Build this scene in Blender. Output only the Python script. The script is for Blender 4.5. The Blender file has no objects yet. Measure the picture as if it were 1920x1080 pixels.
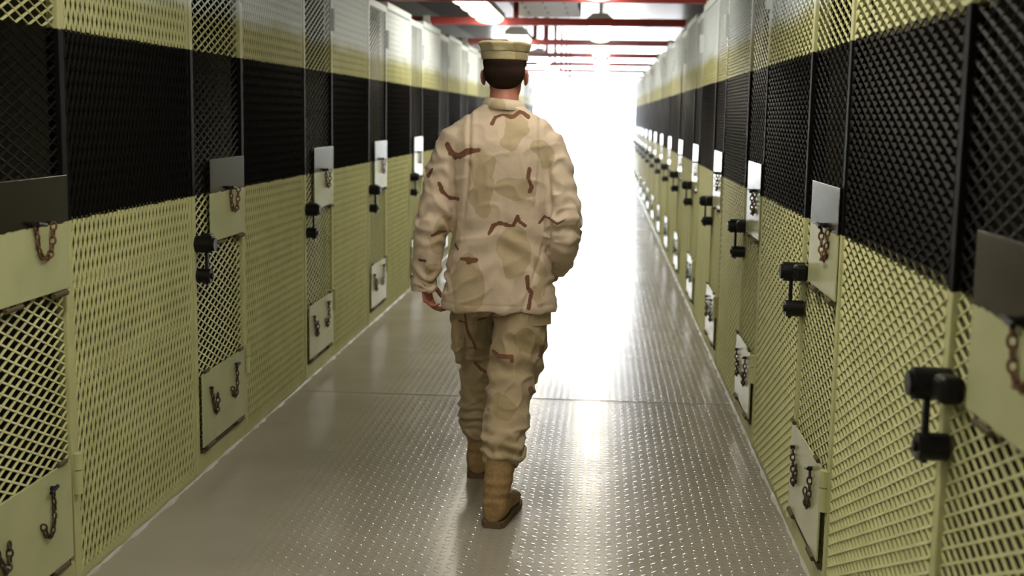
import bpy, bmesh, math, random
from mathutils import Vector, Matrix, noise

random.seed(7)
S = bpy.context.scene
COL = S.collection
PI = math.pi

# ------------------------------------------------------------------ camera
YAW, PITCH, ROLL = -0.071, 0.1388, 0.0163
cam_d = bpy.data.cameras.new('camera')
cam = bpy.data.objects.new('camera', cam_d)
COL.objects.link(cam)
fw = Vector((math.sin(YAW) * math.cos(PITCH), math.cos(YAW) * math.cos(PITCH), -math.sin(PITCH)))
rt = Vector((math.cos(YAW), -math.sin(YAW), 0))
up = rt.cross(fw)
r2 = rt * math.cos(ROLL) + up * math.sin(ROLL)
u2 = -rt * math.sin(ROLL) + up * math.cos(ROLL)
m = Matrix((r2, u2, -fw)).transposed().to_4x4()
m.translation = Vector((0, 0, 1.5))
cam.matrix_world = m
cam_d.sensor_width = 36
cam_d.lens = 36 * 2317.24 / 1920
cam_d.clip_start = 0.05
cam_d.clip_end = 400
cam_d.dof.use_dof = True
cam_d.dof.focus_distance = 4.35
cam_d.dof.aperture_fstop = 2.8
S.camera = cam

# ------------------------------------------------------------------ world / exposure
S.view_settings.view_transform = 'Standard'
S.view_settings.look = 'None'
S.view_settings.gamma = 1
S.view_settings.use_curve_mapping = False
S.view_settings.exposure = 0.0
SKY = 20.0
LAMP = 16.0
w = bpy.data.worlds.new('sky')
S.world = w
w.use_nodes = True
bg = w.node_tree.nodes['Background']
bg.inputs['Color'].default_value = (0.86, 0.92, 1.0, 1)
bg.inputs['Strength'].default_value = SKY
sun_d = bpy.data.lights.new('sun', 'SUN')
sun_d.energy = 9
sun_d.angle = 0.01
sun_d.color = (1, 0.97, 0.92)
sun = bpy.data.objects.new('sun', sun_d)
COL.objects.link(sun)
sun.rotation_euler = (math.radians(-22), math.radians(20), 0)
sun.location = (0, 45, 20)

# ------------------------------------------------------------------ helpers


def mesh_obj(name, bm, mat, parent=None, smooth=False):
    me = bpy.data.meshes.new(name)
    if isinstance(bm, bmesh.types.BMesh):
        bm.to_mesh(me)
        bm.free()
    else:
        me.from_pydata(bm[0], [], bm[1])
        me.update()
    if mat:
        me.materials.append(mat)
    if smooth:
        me.polygons.foreach_set('use_smooth', [True] * len(me.polygons))
    o = bpy.data.objects.new(name, me)
    COL.objects.link(o)
    if parent:
        o.parent = parent
    return o


def thing(name, label, cat, loc=(0, 0, 0), rz=0, group=None):
    o = bpy.data.objects.new(name, None)
    o.empty_display_size = 0.1
    COL.objects.link(o)
    o.location = loc
    o.rotation_euler = (0, 0, rz)
    o['label'] = label
    o['category'] = cat
    if group:
        o['group'] = group
    return o


def struct(name, bm, mat, smooth=False):
    o = mesh_obj(name, bm, mat, None, smooth)
    o['kind'] = 'structure'
    return o


def box(bm, x0, x1, y0, y1, z0, z1, bev=0.0):
    vs = [bm.verts.new((x, y, z)) for x in (x0, x1) for y in (y0, y1) for z in (z0, z1)]
    fs = []
    for f in ((0, 1, 3, 2), (4, 6, 7, 5), (0, 4, 5, 1), (2, 3, 7, 6), (0, 2, 6, 4), (1, 5, 7, 3)):
        fs.append(bm.faces.new([vs[i] for i in f]))
    if bev > 0:
        es = list({e for f in fs for e in f.edges})
        bmesh.ops.bevel(bm, geom=es, offset=bev, segments=2, affect='EDGES', profile=0.5)
    return vs


def NB():
    return bmesh.new()


def cyl(bm, p0, p1, r0, r1=None, n=16, caps=True):
    r1 = r0 if r1 is None else r1
    p0, p1 = Vector(p0), Vector(p1)
    d = (p1 - p0).normalized()
    a = d.orthogonal().normalized()
    b = d.cross(a)
    R0 = [bm.verts.new(p0 + (a * math.cos(t) + b * math.sin(t)) * r0) for t in [2 * PI * i / n for i in range(n)]]
    R1 = [bm.verts.new(p1 + (a * math.cos(t) + b * math.sin(t)) * r1) for t in [2 * PI * i / n for i in range(n)]]
    for i in range(n):
        bm.faces.new((R0[i], R0[(i + 1) % n], R1[(i + 1) % n], R1[i]))
    if caps:
        bm.faces.new(R0[::-1])
        bm.faces.new(R1)


def loft(bm, rings, n=28, pw=2.0):
    """rings: (centre, axis_a, axis_b) -> closed tube with caps"""
    prev = None
    first = last = None
    for c, a, b in rings:
        c, a, b = Vector(c), Vector(a), Vector(b)
        vs = []
        for i in range(n):
            t = 2 * PI * i / n
            ct, st = math.cos(t), math.sin(t)
            k = 2.0 / pw
            cx = math.copysign(abs(ct) ** k, ct)
            sy = math.copysign(abs(st) ** k, st)
            vs.append(bm.verts.new(c + a * cx + b * sy))
        if prev:
            for i in range(n):
                bm.faces.new((prev[i], prev[(i + 1) % n], vs[(i + 1) % n], vs[i]))
        else:
            first = vs
        prev = vs
    bm.faces.new(first[::-1])
    bm.faces.new(prev)


def limb(bm, pts, n=20, ref=(0, 1, 0)):
    """pts: (centre, ra, rb) ; rings perpendicular to the path. ra across, rb along ref"""
    rings = []
    P = [Vector(p[0]) for p in pts]
    for i, p in enumerate(pts):
        d = (P[min(i + 1, len(P) - 1)] - P[max(i - 1, 0)]).normalized()
        rf = Vector(ref)
        a = d.cross(rf)
        if a.length < 0.05:
            a = d.cross(Vector((1, 0, 0)))
        a.normalize()
        b = a.cross(d).normalized()
        rings.append((P[i], a * p[1], b * (p[2] if len(p) > 2 else p[1])))
    # rounded ends
    loft(bm, rings, n)


def ell(bm, c, r, rot=None, seg=20):
    mt = Matrix.Translation(Vector(c))
    if rot:
        mt = mt @ rot.to_4x4()
    mt = mt @ Matrix.Diagonal((r[0], r[1], r[2], 1))
    bmesh.ops.create_uvsphere(bm, u_segments=seg, v_segments=seg // 2 + 2, radius=1, matrix=mt)


def remesh(bm, voxel, smooth_it=4):
    bmesh.ops.recalc_face_normals(bm, faces=bm.faces)
    o = mesh_obj('tmp', bm, None)
    md = o.modifiers.new('r', 'REMESH')
    md.mode = 'VOXEL'
    md.voxel_size = voxel
    md.adaptivity = 0
    if smooth_it:
        sm = o.modifiers.new('s', 'SMOOTH')
        sm.factor = 0.5
        sm.iterations = smooth_it
    dg = bpy.context.evaluated_depsgraph_get()
    dg.update()
    me = bpy.data.meshes.new_from_object(o.evaluated_get(dg))
    old = o.data
    bpy.data.objects.remove(o)
    bpy.data.meshes.remove(old)
    return me


def finish(me, name, mat, parent):
    me.name = name
    me.materials.clear()
    me.materials.append(mat)
    me.polygons.foreach_set('use_smooth', [True] * len(me.polygons))
    o = bpy.data.objects.new(name, me)
    COL.objects.link(o)
    o.parent = parent
    return o


# ------------------------------------------------------------------ material helpers
class NT:
    def __init__(s, name, rough=0.5, metal=0.0, color=(0.5, 0.5, 0.5), spec=0.5):
        s.m = bpy.data.materials.new(name)
        s.m.use_nodes = True
        s.t = s.m.node_tree
        s.b = s.t.nodes['Principled BSDF']
        s.b.inputs['Roughness'].default_value = rough
        s.b.inputs['Metallic'].default_value = metal
        s.b.inputs['Base Color'].default_value = (*color, 1)
        s.b.inputs['Specular IOR Level'].default_value = spec

    def n(s, typ, **kw):
        nd = s.t.nodes.new(typ)
        for k, v in kw.items():
            setattr(nd, k, v)
        return nd

    def l(s, a, b):
        s.t.links.new(a, b)

    def math(s, op, a, b=None, c=None, clamp=False):
        nd = s.n('ShaderNodeMath', operation=op, use_clamp=clamp)
        for i, v in enumerate((a, b, c)):
            if v is None:
                continue
            if isinstance(v, (int, float)):
                nd.inputs[i].default_value = v
            else:
                s.l(v, nd.inputs[i])
        return nd.outputs[0]

    def mix(s, f, a, b):
        nd = s.n('ShaderNodeMix', data_type='RGBA')
        if isinstance(f, (int, float)):
            nd.inputs[0].default_value = f
        else:
            s.l(f, nd.inputs[0])
        for i, v in ((6, a), (7, b)):
            if isinstance(v, tuple):
                nd.inputs[i].default_value = (*v[:3], 1)
            else:
                s.l(v, nd.inputs[i])
        return nd.outputs[2]

    def smooth(s, v, lo, hi, a=0.0, b=1.0):
        nd = s.n('ShaderNodeMapRange', interpolation_type='SMOOTHSTEP')
        s.l(v, nd.inputs[0])
        for i, q in enumerate((lo, hi, a, b)):
            nd.inputs[i + 1].default_value = q
        return nd.outputs[0]

    def noise(s, scale, detail=2, vec=None, rough=0.5):
        nd = s.n('ShaderNodeTexNoise')
        nd.inputs['Scale'].default_value = scale
        nd.inputs['Detail'].default_value = detail
        nd.inputs['Roughness'].default_value = rough
        if vec is not None:
            s.l(vec, nd.inputs['Vector'])
        return nd.outputs[0]

    def bump(s, h, strength, dist):
        nd = s.n('ShaderNodeBump')
        nd.inputs['Strength'].default_value = strength
        nd.inputs['Distance'].default_value = dist
        s.l(h, nd.inputs['Height'])
        s.l(nd.outputs[0], s.b.inputs['Normal'])

    def color(s, c):
        s.l(c, s.b.inputs['Base Color'])

    def rough(s, c):
        s.l(c, s.b.inputs['Roughness'])


GREEN = (0.545, 0.55, 0.285)
GREEN2 = (0.40, 0.40, 0.16)
BLACK = (0.007, 0.006, 0.006)
DAYLIT_WHITE = (0.82, 0.89, 0.94)  # pale tone on the wall tops, daylight put into the colour


def wall_paint(name, rough=0.4, seed=0.0, bump=0.15, green=GREEN, daylit_from=1.9, spec=0.5, matt=1.0):
    """green paint with a black band and a top paled to stand in for daylight, all by height on the wall"""
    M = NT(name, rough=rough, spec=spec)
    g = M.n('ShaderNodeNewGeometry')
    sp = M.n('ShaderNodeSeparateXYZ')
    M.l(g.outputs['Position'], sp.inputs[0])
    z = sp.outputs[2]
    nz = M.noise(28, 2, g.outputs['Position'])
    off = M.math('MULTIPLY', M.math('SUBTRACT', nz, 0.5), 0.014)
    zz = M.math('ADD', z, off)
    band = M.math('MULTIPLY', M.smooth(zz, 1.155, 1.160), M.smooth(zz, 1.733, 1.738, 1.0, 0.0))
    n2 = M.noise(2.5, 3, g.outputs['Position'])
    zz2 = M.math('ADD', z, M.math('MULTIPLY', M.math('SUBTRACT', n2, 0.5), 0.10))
    wt = M.smooth(zz2, daylit_from - 0.05, daylit_from + 0.06)
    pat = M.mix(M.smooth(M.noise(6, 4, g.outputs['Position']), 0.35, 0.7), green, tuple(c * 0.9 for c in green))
    c = M.mix(wt, pat, DAYLIT_WHITE)
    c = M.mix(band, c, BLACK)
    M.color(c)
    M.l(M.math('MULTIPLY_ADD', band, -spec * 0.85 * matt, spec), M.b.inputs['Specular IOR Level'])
    if bump:
        M.bump(M.noise(180, 2, g.outputs['Position']), bump, 0.002)
    return M.m


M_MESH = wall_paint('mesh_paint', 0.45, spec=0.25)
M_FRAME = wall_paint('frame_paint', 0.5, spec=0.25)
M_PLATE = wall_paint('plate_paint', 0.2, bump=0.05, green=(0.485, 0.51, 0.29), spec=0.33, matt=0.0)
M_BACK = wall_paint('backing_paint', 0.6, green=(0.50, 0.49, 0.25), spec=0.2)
M_BACKM = wall_paint('half_shaded_backing_paint', 0.6, green=(0.36, 0.35, 0.165), spec=0.1)  # same wall green, darkened for the shade behind the right-hand mesh
M_BACKD = wall_paint('shaded_backing_paint', 0.7, green=(0.20, 0.19, 0.08), spec=0.1)  # same wall green, darkened further for shade in the left-hand slits

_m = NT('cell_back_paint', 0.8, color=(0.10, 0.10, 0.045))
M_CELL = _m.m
_m = NT('black_iron', 0.4, 0.0, (0.006, 0.006, 0.007), 0.25)
_m.bump(_m.noise(120, 3), 0.3, 0.002)
M_IRON = _m.m
_m = NT('rusty_chain', 0.55, 0.6)
_m.color(_m.mix(_m.smooth(_m.noise(60, 3), 0.4, 0.65), (0.10, 0.045, 0.02), (0.22, 0.12, 0.07)))
M_CHAIN = _m.m
_m = NT('dark_steel_chain', 0.5, 0.4)
_m.color(_m.mix(_m.smooth(_m.noise(70, 3), 0.45, 0.6), (0.03, 0.022, 0.015), (0.10, 0.06, 0.035)))
M_DARKCHAIN = _m.m
_m = NT('slot_rust', 0.8)
_m.color(_m.mix(_m.smooth(_m.noise(35, 4), 0.45, 0.6), (0.02, 0.015, 0.01), (0.18, 0.13, 0.06)))
M_SLOT = _m.m
_m = NT('red_oxide_paint', 0.45)
_m.color(_m.mix(_m.smooth(_m.noise(5, 4), 0.35, 0.65), (0.42, 0.045, 0.035), (0.30, 0.03, 0.028)))
M_RED = _m.m
_m = NT('ceiling_sheet', 0.26, 0.0, spec=0.13)
_m.color(_m.mix(_m.smooth(_m.noise(1.5, 4), 0.35, 0.65), (0.22, 0.13, 0.10), (0.16, 0.09, 0.07)))
_m.b.inputs['Specular Tint'].default_value = (0.95, 0.62, 0.5, 1)
M_CEIL = _m.m
_m = NT('grey_box_paint', 0.5, color=(0.42, 0.38, 0.38))
M_GREY = _m.m
_m = NT('lamp_housing_white', 0.4, color=(0.75, 0.76, 0.74))
M_FIX = _m.m
_m = NT('lamp_lens', 0.4, color=(0.9, 0.9, 0.85))
_m.b.inputs['Emission Color'].default_value = (1.0, 0.93, 0.76, 1)
_m.b.inputs['Emission Strength'].default_value = LAMP
M_LAMP = _m.m
_m = NT('sealant_white', 0.3, color=(0.72, 0.72, 0.68))
_m.bump(_m.noise(60, 3), 0.8, 0.006)
M_SEAL = _m.m
_m = NT('concrete_outside', 0.8)
_m.color(_m.mix(_m.noise(1.2, 5), (0.62, 0.60, 0.56), (0.74, 0.72, 0.68)))
M_GROUND = _m.m


def floor_mat():
    M = NT('tread_plate_floor', 0.3, spec=0.55)
    g = M.n('ShaderNodeNewGeometry')
    sp = M.n('ShaderNodeSeparateXYZ')
    M.l(g.outputs['Position'], sp.inputs[0])
    X, Y = sp.outputs[0], sp.outputs[1]
    u = M.math('DIVIDE', X, 0.038)
    v = M.math('DIVIDE', Y, 0.038)
    fu = M.math('SUBTRACT', M.math('FRACT', u), 0.5)
    fv = M.math('SUBTRACT', M.math('FRACT', v), 0.5)
    par = M.math('FLOORED_MODULO', M.math('ADD', M.math('FLOOR', u), M.math('FLOOR', v)), 2.0)
    sg = M.math('SUBTRACT', M.math('MULTIPLY', par, 2.0), 1.0)
    sv = M.math('MULTIPLY', sg, fv)
    a = M.math('DIVIDE', M.math('ADD', fu, sv), 0.60)
    b = M.math('DIVIDE', M.math('SUBTRACT', fu, sv), 0.24)
    e = M.math('ADD', M.math('MULTIPLY', a, a), M.math('MULTIPLY', b, b))
    h = M.smooth(e, 0.35, 1.0, 1.0, 0.0)
    wear = M.smooth(M.noise(1.3, 3, g.outputs['Position']), 0.3, 0.6, 0.8, 1.0)
    mask = M.math('MULTIPLY', M.smooth(X, -1.32, -1.0), wear)
    h = M.math('MULTIPLY', h, mask)
    grit = M.math('MULTIPLY', M.noise(230, 2, g.outputs['Position']), 0.10)
    wav = M.math('MULTIPLY', M.noise(5, 1, g.outputs['Position']), 0.35)
    M.bump(M.math('ADD', M.math('ADD', h, grit), wav), 1.0, 0.0018)
    c = M.mix(M.smooth(M.noise(2.2, 4, g.outputs['Position']), 0.3, 0.7), (0.35, 0.32, 0.275), (0.31, 0.285, 0.245))
    spots = M.smooth(M.noise(9, 5, g.outputs['Position'], 0.7), 0.69, 0.74)
    c = M.mix(M.math('MULTIPLY', spots, 0.5), c, (0.14, 0.10, 0.075))
    M.color(c)
    M.rough(M.smooth(M.noise(3, 3, g.outputs['Position']), 0.3, 0.7, 0.18, 0.24))
    return M.m


M_FLOOR = floor_mat()

# ------------------------------------------------------------------ dimensions of the place
XL, XR = -1.632, 0.726           # faces of the two rows of cells
PITCHY, DW = 1.87, 0.72          # bay length, door width
YL0, YR0 = 4.825, 4.464          # lock edge of the second left door / second right door
Y_END = 29.4
Y_BACK = -4.5
WALL_H = 2.29

# ------------------------------------------------------------------ setting
# floor: steel plates laid across the corridor, each with its own slight lie
bm = NB()
y = 4.09 - 1.19 * 8
rnd = random.Random(3)
while y < Y_END + 0.3:
    y1 = y + 1.19
    t0, t1 = rnd.uniform(-.0008, .0006), rnd.uniform(-.0008, .0006)
    vs = box(bm, XL - 0.02, XR + 0.02, y + 0.0007, y1 - 0.0007, -0.012, 0)
    for q in vs:
        if q.co.z > -0.001:
            q.co.z = t0 if q.co.y < y + 0.5 else t1
        if q.co.z > -0.006 and q.co.x > 0:
            q.co.z += rnd.uniform(-.001, .001)
    y = y1
struct('floor', bm, M_FLOOR)
bm = NB()
box(bm, -3.1, 2.2, Y_BACK, Y_END + 0.3, -0.2, -0.014)
struct('trim_1', bm, M_CELL)
bm = NB()
box(bm, -60, 60, Y_END + 0.3, 150, -0.4, -0.02)
struct('ground', bm, M_GROUND)

# cell back walls, cell roofs, ceiling, end behind the camera
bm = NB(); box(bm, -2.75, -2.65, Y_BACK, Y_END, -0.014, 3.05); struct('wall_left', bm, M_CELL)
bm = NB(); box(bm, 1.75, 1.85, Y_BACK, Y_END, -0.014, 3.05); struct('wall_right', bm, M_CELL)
bm = NB(); box(bm, -2.75, 1.85, Y_BACK - 0.1, Y_BACK, -0.014, 3.05); struct('wall_rear', bm, M_BACK)
bm = NB(); box(bm, -2.75, 1.85, Y_BACK - 0.1, 32.5, 3.05, 3.15); struct('ceiling', bm, M_CEIL)
bm = NB(); box(bm, -2.65, XL - 0.09, Y_BACK, Y_END, 2.2, 2.26); struct('trim_2', bm, M_CELL)
bm = NB(); box(bm, XR + 0.09, 1.75, Y_BACK, Y_END, 2.2, 2.26); struct('trim_3', bm, M_CELL)
# plain ends of the two rows behind the camera
bm = NB(); box(bm, XL - 0.05, XL, Y_BACK, YL0 - 2 * PITCHY - 1.15, 0, WALL_H); struct('trim_4', bm, M_BACK)
bm = NB(); box(bm, XR, XR + 0.05, Y_BACK, YR0 - 2 * PITCHY - DW, 0, WALL_H); struct('trim_5', bm, M_BACK)
bm = NB(); box(bm, -2.65, XL, Y_END - 0.08, Y_END, 0, WALL_H); struct('trim_6', bm, M_BACK)
bm = NB(); box(bm, XR, 1.75, Y_END - 0.08, Y_END, 0, WALL_H); struct('trim_7', bm, M_BACK)


def bead(x, sgn, name):
    bm = NB()
    n = 900
    prev = None
    for i in range(n + 1):
        yy = 1.2 + (Y_END - 1.2) * i / n
        r = 0.006 + 0.006 * noise.noise(Vector((yy * 9, x, 3))) + 0.004 * noise.noise(Vector((yy * 40, x, 7)))
        r = max(r, 0.003)
        ww = r * 1.7
        vs = [bm.verts.new((x, yy, r)), bm.verts.new((x + sgn * ww * .6, yy, r * .75)), bm.verts.new((x + sgn * ww, yy, -0.002))]
        if prev:
            for k in range(2):
                bm.faces.new((prev[k], prev[k + 1], vs[k + 1], vs[k]))
        prev = vs
    bmesh.ops.recalc_face_normals(bm, faces=bm.faces)
    return struct(name, bm, M_SEAL, True)


bead(XL + 0.004, 1, 'baseboard_left')
bead(XR - 0.004, -1, 'baseboard_right')


# ------------------------------------------------------------------ expanded metal
def expanded(y0, y1, z0, z1, x, vertical=False, tilt=0.6, w=0.009, t=0.0025, a=0.08, b=0.035):
    """raised diamond mesh in the y-z plane; each strand is a thin twisted bar"""
    verts, faces = [], []
    if vertical:
        u0, u1, v0, v1 = z0, z1, y0, y1
    else:
        u0, u1, v0, v1 = y0, y1, z0, z1
    nu = int((u1 - u0) / (a / 2))
    nv = int((v1 - v0) / (b / 2))
    du = (u1 - u0) / nu
    dv = (v1 - v0) / nv

    def P(u, v, n):
        return (x + n, v, u) if vertical else (x + n, u, v)
    ct, st = math.cos(tilt), math.sin(tilt)
    for i in range(nu):
        for j in range(nv + 1):
            if (i + j) % 2:
                continue
            for dj in (-1, 1):
                if not 0 <= j + dj <= nv:
                    continue
                ua, va = u0 + i * du, v0 + j * dv
                ub, vb = ua + du, va + dj * dv
                # width vector: mostly across the strand in v, twisted out of the plane
                wv, wn = w / 2 * ct, w / 2 * st
                tv, tn = -t / 2 * st, t / 2 * ct
                k = len(verts)
                for (uu, vv) in ((ua, va), (ub, vb)):
                    for s1, s2 in ((1, 1), (1, -1), (-1, -1), (-1, 1)):
                        verts.append(P(uu, vv + s1 * wv + s2 * tv, s1 * wn + s2 * tn))
                for q in range(4):
                    q2 = (q + 1) % 4
                    faces.append((k + q, k + q2, k + 4 + q2, k + 4 + q))
    return verts, faces


# ------------------------------------------------------------------ chain
def chain(path, wire=0.0032, L=0.026, W=0.017):
    bm = NB()
    # resample path by arc length
    P = [Vector(p) for p in path]
    seg = [(P[i + 1] - P[i]).length for i in range(len(P) - 1)]
    tot = sum(seg)
    step = L * 0.78
    n = max(2, int(tot / step))

    def at(s):
        for i, q in enumerate(seg):
            if s <= q or i == len(seg) - 1:
                return P[i] + (P[i + 1] - P[i]) * (s / q)
            s -= q
    for i in range(n):
        a, b = at(i * tot / n), at((i + 1) * tot / n)
        d = (b - a).normalized()
        c = (a + b) / 2
        nx = Vector((1, 0, 0))
        e = d.cross(nx).normalized()
        side = e if i % 2 == 0 else (e * 0.5 + nx * 0.85).normalized()
        m1 = d.cross(side).normalized()
        N, K = 12, 6
        rings = []
        for k in range(N):
            t = 2 * PI * k / N
            pos = c + d * (L / 2 * math.cos(t)) + side * (W / 2 * math.sin(t))
            out = (d * math.cos(t) * 0.8 + side * math.sin(t)).normalized()
            rings.append([bm.verts.new(pos + (out * math.cos(s) + m1 * math.sin(s)) * wire) for s in [2 * PI * z / K for z in range(K)]])
        for k in range(N):
            A, B = rings[k], rings[(k + 1) % N]
            for z in range(K):
                bm.faces.new((A[z], A[(z + 1) % K], B[(z + 1) % K], B[z]))
    bmesh.ops.recalc_face_normals(bm, faces=bm.faces)
    return bm


def upath(y0, y1, ztop0, ztop1, zbot, x, n=10):
    """hanging loop"""
    out = []
    for i in range(n + 1):
        t = i / n
        base = ztop0 + (ztop1 - ztop0) * t
        dip = (base - zbot) * (1 - (2 * t - 1) ** 4) if True else 0
        out.append((x, y0 + (y1 - y0) * t, base - dip))
    return out


# ------------------------------------------------------------------ cell door (local: x out of the wall, y along it from the lock edge)
def make_door():
    t = thing('cell_door', '', 'door')
    bm = NB()
    for a, b in ((0, 0.036), (DW - 0.036, DW)):
        box(bm, -0.03, 0.006, a, b, 0, WALL_H, 0.003)
    box(bm, -0.03, 0.004, 0.036, DW - 0.036, 0.0, 0.085, 0.003)
    box(bm, -0.03, 0.004, 0.036, DW - 0.036, WALL_H - 0.05, WALL_H, 0.003)
    mesh_obj('frame', bm, M_FRAME, t)
    v, f = expanded(0.03, DW - 0.03, 0.08, WALL_H - 0.045, -0.008, False, -0.45, 0.0078, 0.003)
    mesh_obj('mesh_screen', (v, f), M_MESH, t)
    # upper plate with its chain
    bm = NB(); box(bm, 0.008, 0.014, 0.20, 0.695, 0.955, 1.30, 0.002)
    up_ = mesh_obj('upper_plate', bm, M_PLATE, t)
    mesh_obj('chain', chain(upath(0.46, 0.575, 1.165, 1.165, 1.065, 0.022)), M_CHAIN, up_)
    bm = NB()
    cyl(bm, (0.014, 0.46, 1.168), (0.034, 0.46, 1.168), 0.008)
    cyl(bm, (0.034, 0.445, 1.172), (0.034, 0.50, 1.165), 0.006)
    mesh_obj('hook', bm, M_IRON, up_)
    for a, b, r in ((0.27, 0.37, 0.007), (0.57, 0.66, 0.009)):
        bm = NB(); cyl(bm, (0.016, a, 0.945), (0.016, b, 0.945), r)
        mesh_obj('hinge_pin', bm, M_SLOT, up_)
    # lower plate
    bm = NB(); box(bm, 0.012, 0.019, 0.045, 0.645, 0.115, 0.425, 0.002)
    lo = mesh_obj('lower_plate', bm, M_PLATE, t)
    mesh_obj('chain', chain([(0.026, 0.135, 0.345), (0.026, 0.15, 0.31), (0.027, 0.175, 0.26), (0.028, 0.19, 0.225), (0.027, 0.215, 0.25), (0.026, 0.22, 0.31)]), M_DARKCHAIN, lo)
    mesh_obj('chain', chain([(0.026, 0.50, 0.37), (0.026, 0.505, 0.31), (0.027, 0.495, 0.265), (0.028, 0.475, 0.235), (0.027, 0.44, 0.255), (0.026, 0.425, 0.29)]), M_DARKCHAIN, lo)
    bm = NB()
    cyl(bm, (0.019, 0.50, 0.378), (0.034, 0.50, 0.378), 0.007)
    cyl(bm, (0.034, 0.47, 0.372), (0.034, 0.515, 0.381), 0.006)
    mesh_obj('hook', bm, M_IRON, lo)
    bm = NB(); cyl(bm, (0.019, 0.135, 0.350), (0.034, 0.135, 0.350), 0.007)
    mesh_obj('hook', bm, M_IRON, lo)
    for a, b, zz, r in ((0.08, 0.18, 0.108, 0.0085), (0.50, 0.60, 0.108, 0.0085), (0.06, 0.115, 0.432, 0.007), (0.55, 0.605, 0.432, 0.007)):
        bm = NB(); cyl(bm, (0.0205, a, zz), (0.0205, b, zz), r)
        mesh_obj('hinge_pin', bm, M_SLOT, lo)
    bm = NB(); box(bm, 0.005, 0.011, 0.06, 0.64, 0.088, 0.108)
    mesh_obj('slot', bm, M_SLOT, t)
    # sliding-bolt latch
    lt_b = NB()
    cyl(lt_b, (0.0, 0.035, 0.965), (0.075, 0.035, 0.965), 0.034, n=24)
    cyl(lt_b, (0.068, 0.035, 0.965), (0.085, 0.035, 0.965), 0.026, n=24)
    lt = mesh_obj('latch', lt_b, M_IRON, t, False)
    bm = NB(); box(bm, 0.0, 0.05, 0.085, 0.15, 0.945, 1.0, 0.012)
    cyl(bm, (0.03, 0.03, 0.97), (0.03, 0.11, 0.97), 0.014)
    mesh_obj('lock_box', bm, M_IRON, lt)
    bm = NB(); box(bm, 0.04, 0.052, 0.033, 0.055, 0.80, 0.965, 0.003)
    mesh_obj('latch_bar', bm, M_IRON, lt)
    bm = NB(); cyl(bm, (0.0, 0.048, 0.835), (0.062, 0.048, 0.835), 0.029, n=24)
    cyl(bm, (0.05, 0.048, 0.835), (0.07, 0.048, 0.835), 0.012)
    mesh_obj('lower_bolt', bm, M_IRON, lt)
    # hinges on the far jamb
    for hz in (0.30, 1.98):
        bm = NB()
        cyl(bm, (0.014, DW - 0.018, hz), (0.014, DW - 0.018, hz + 0.075), 0.015)
        cyl(bm, (0.014, DW - 0.018, hz + 0.078), (0.014, DW - 0.018, hz + 0.13), 0.017)
        box(bm, 0.0, 0.010, DW - 0.034, DW - 0.001, hz, hz + 0.13)
        mesh_obj('hinge', bm, M_FRAME, t)
    return t


PWID = PITCHY - DW


def make_panel(name, vertical, tilt, back_x, wd=0.009):
    t = thing(name, '', 'panel')
    bm = NB()
    for a, b in ((0, 0.028), (PWID - 0.028, PWID)):
        box(bm, -0.035, 0.0, a + 0.0005, b - 0.0005, 0, WALL_H - 0.02, 0.002)
    box(bm, -0.035, 0.0, 0.028, PWID - 0.028, 0.0, 0.04, 0.002)
    mesh_obj('frame', bm, M_FRAME, t)
    bm = NB()
    box(bm, -0.05, 0.012, 0.0005, PWID - 0.0005, WALL_H - 0.02, WALL_H + 0.03, 0.004)
    mesh_obj('top_rail', bm, M_FRAME, t)
    v, f = expanded(0.018, PWID - 0.018, 0.03, WALL_H - 0.03, 0.0, vertical, tilt, wd)
    mesh_obj('mesh_screen', (v, f), M_MESH, t)
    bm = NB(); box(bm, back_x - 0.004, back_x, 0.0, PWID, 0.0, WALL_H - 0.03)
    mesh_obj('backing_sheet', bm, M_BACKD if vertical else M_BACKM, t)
    for zz in (0.62, 0.93):
        bm = NB(); box(bm, back_x + 0.001, back_x + 0.012, 0.028, PWID - 0.028, zz, zz + 0.05)
        mesh_obj('cross_bar', bm, M_FRAME, t)
    return t


def copy_tree(o, parent=None):
    c = o.copy()
    COL.objects.link(c)
    if parent:
        c.parent = parent
    for ch in list(o.children):
        copy_tree(ch, c)
    return c


ORD = ['nearest the camera', 'second from the camera', 'third from the camera', 'fourth from the camera', 'fifth from the camera',
       'sixth from the camera', 'seventh from the camera', 'eighth from the camera', 'ninth from the camera', 'tenth from the camera',
       'eleventh from the camera', 'twelfth from the camera', 'thirteenth from the camera', 'fourteenth from the camera', 'fifteenth from the camera']

door0 = make_door()
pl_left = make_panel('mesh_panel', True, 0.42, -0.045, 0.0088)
pl_right = make_panel('mesh_panel', False, -0.6, -0.055, 0.0105)


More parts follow.
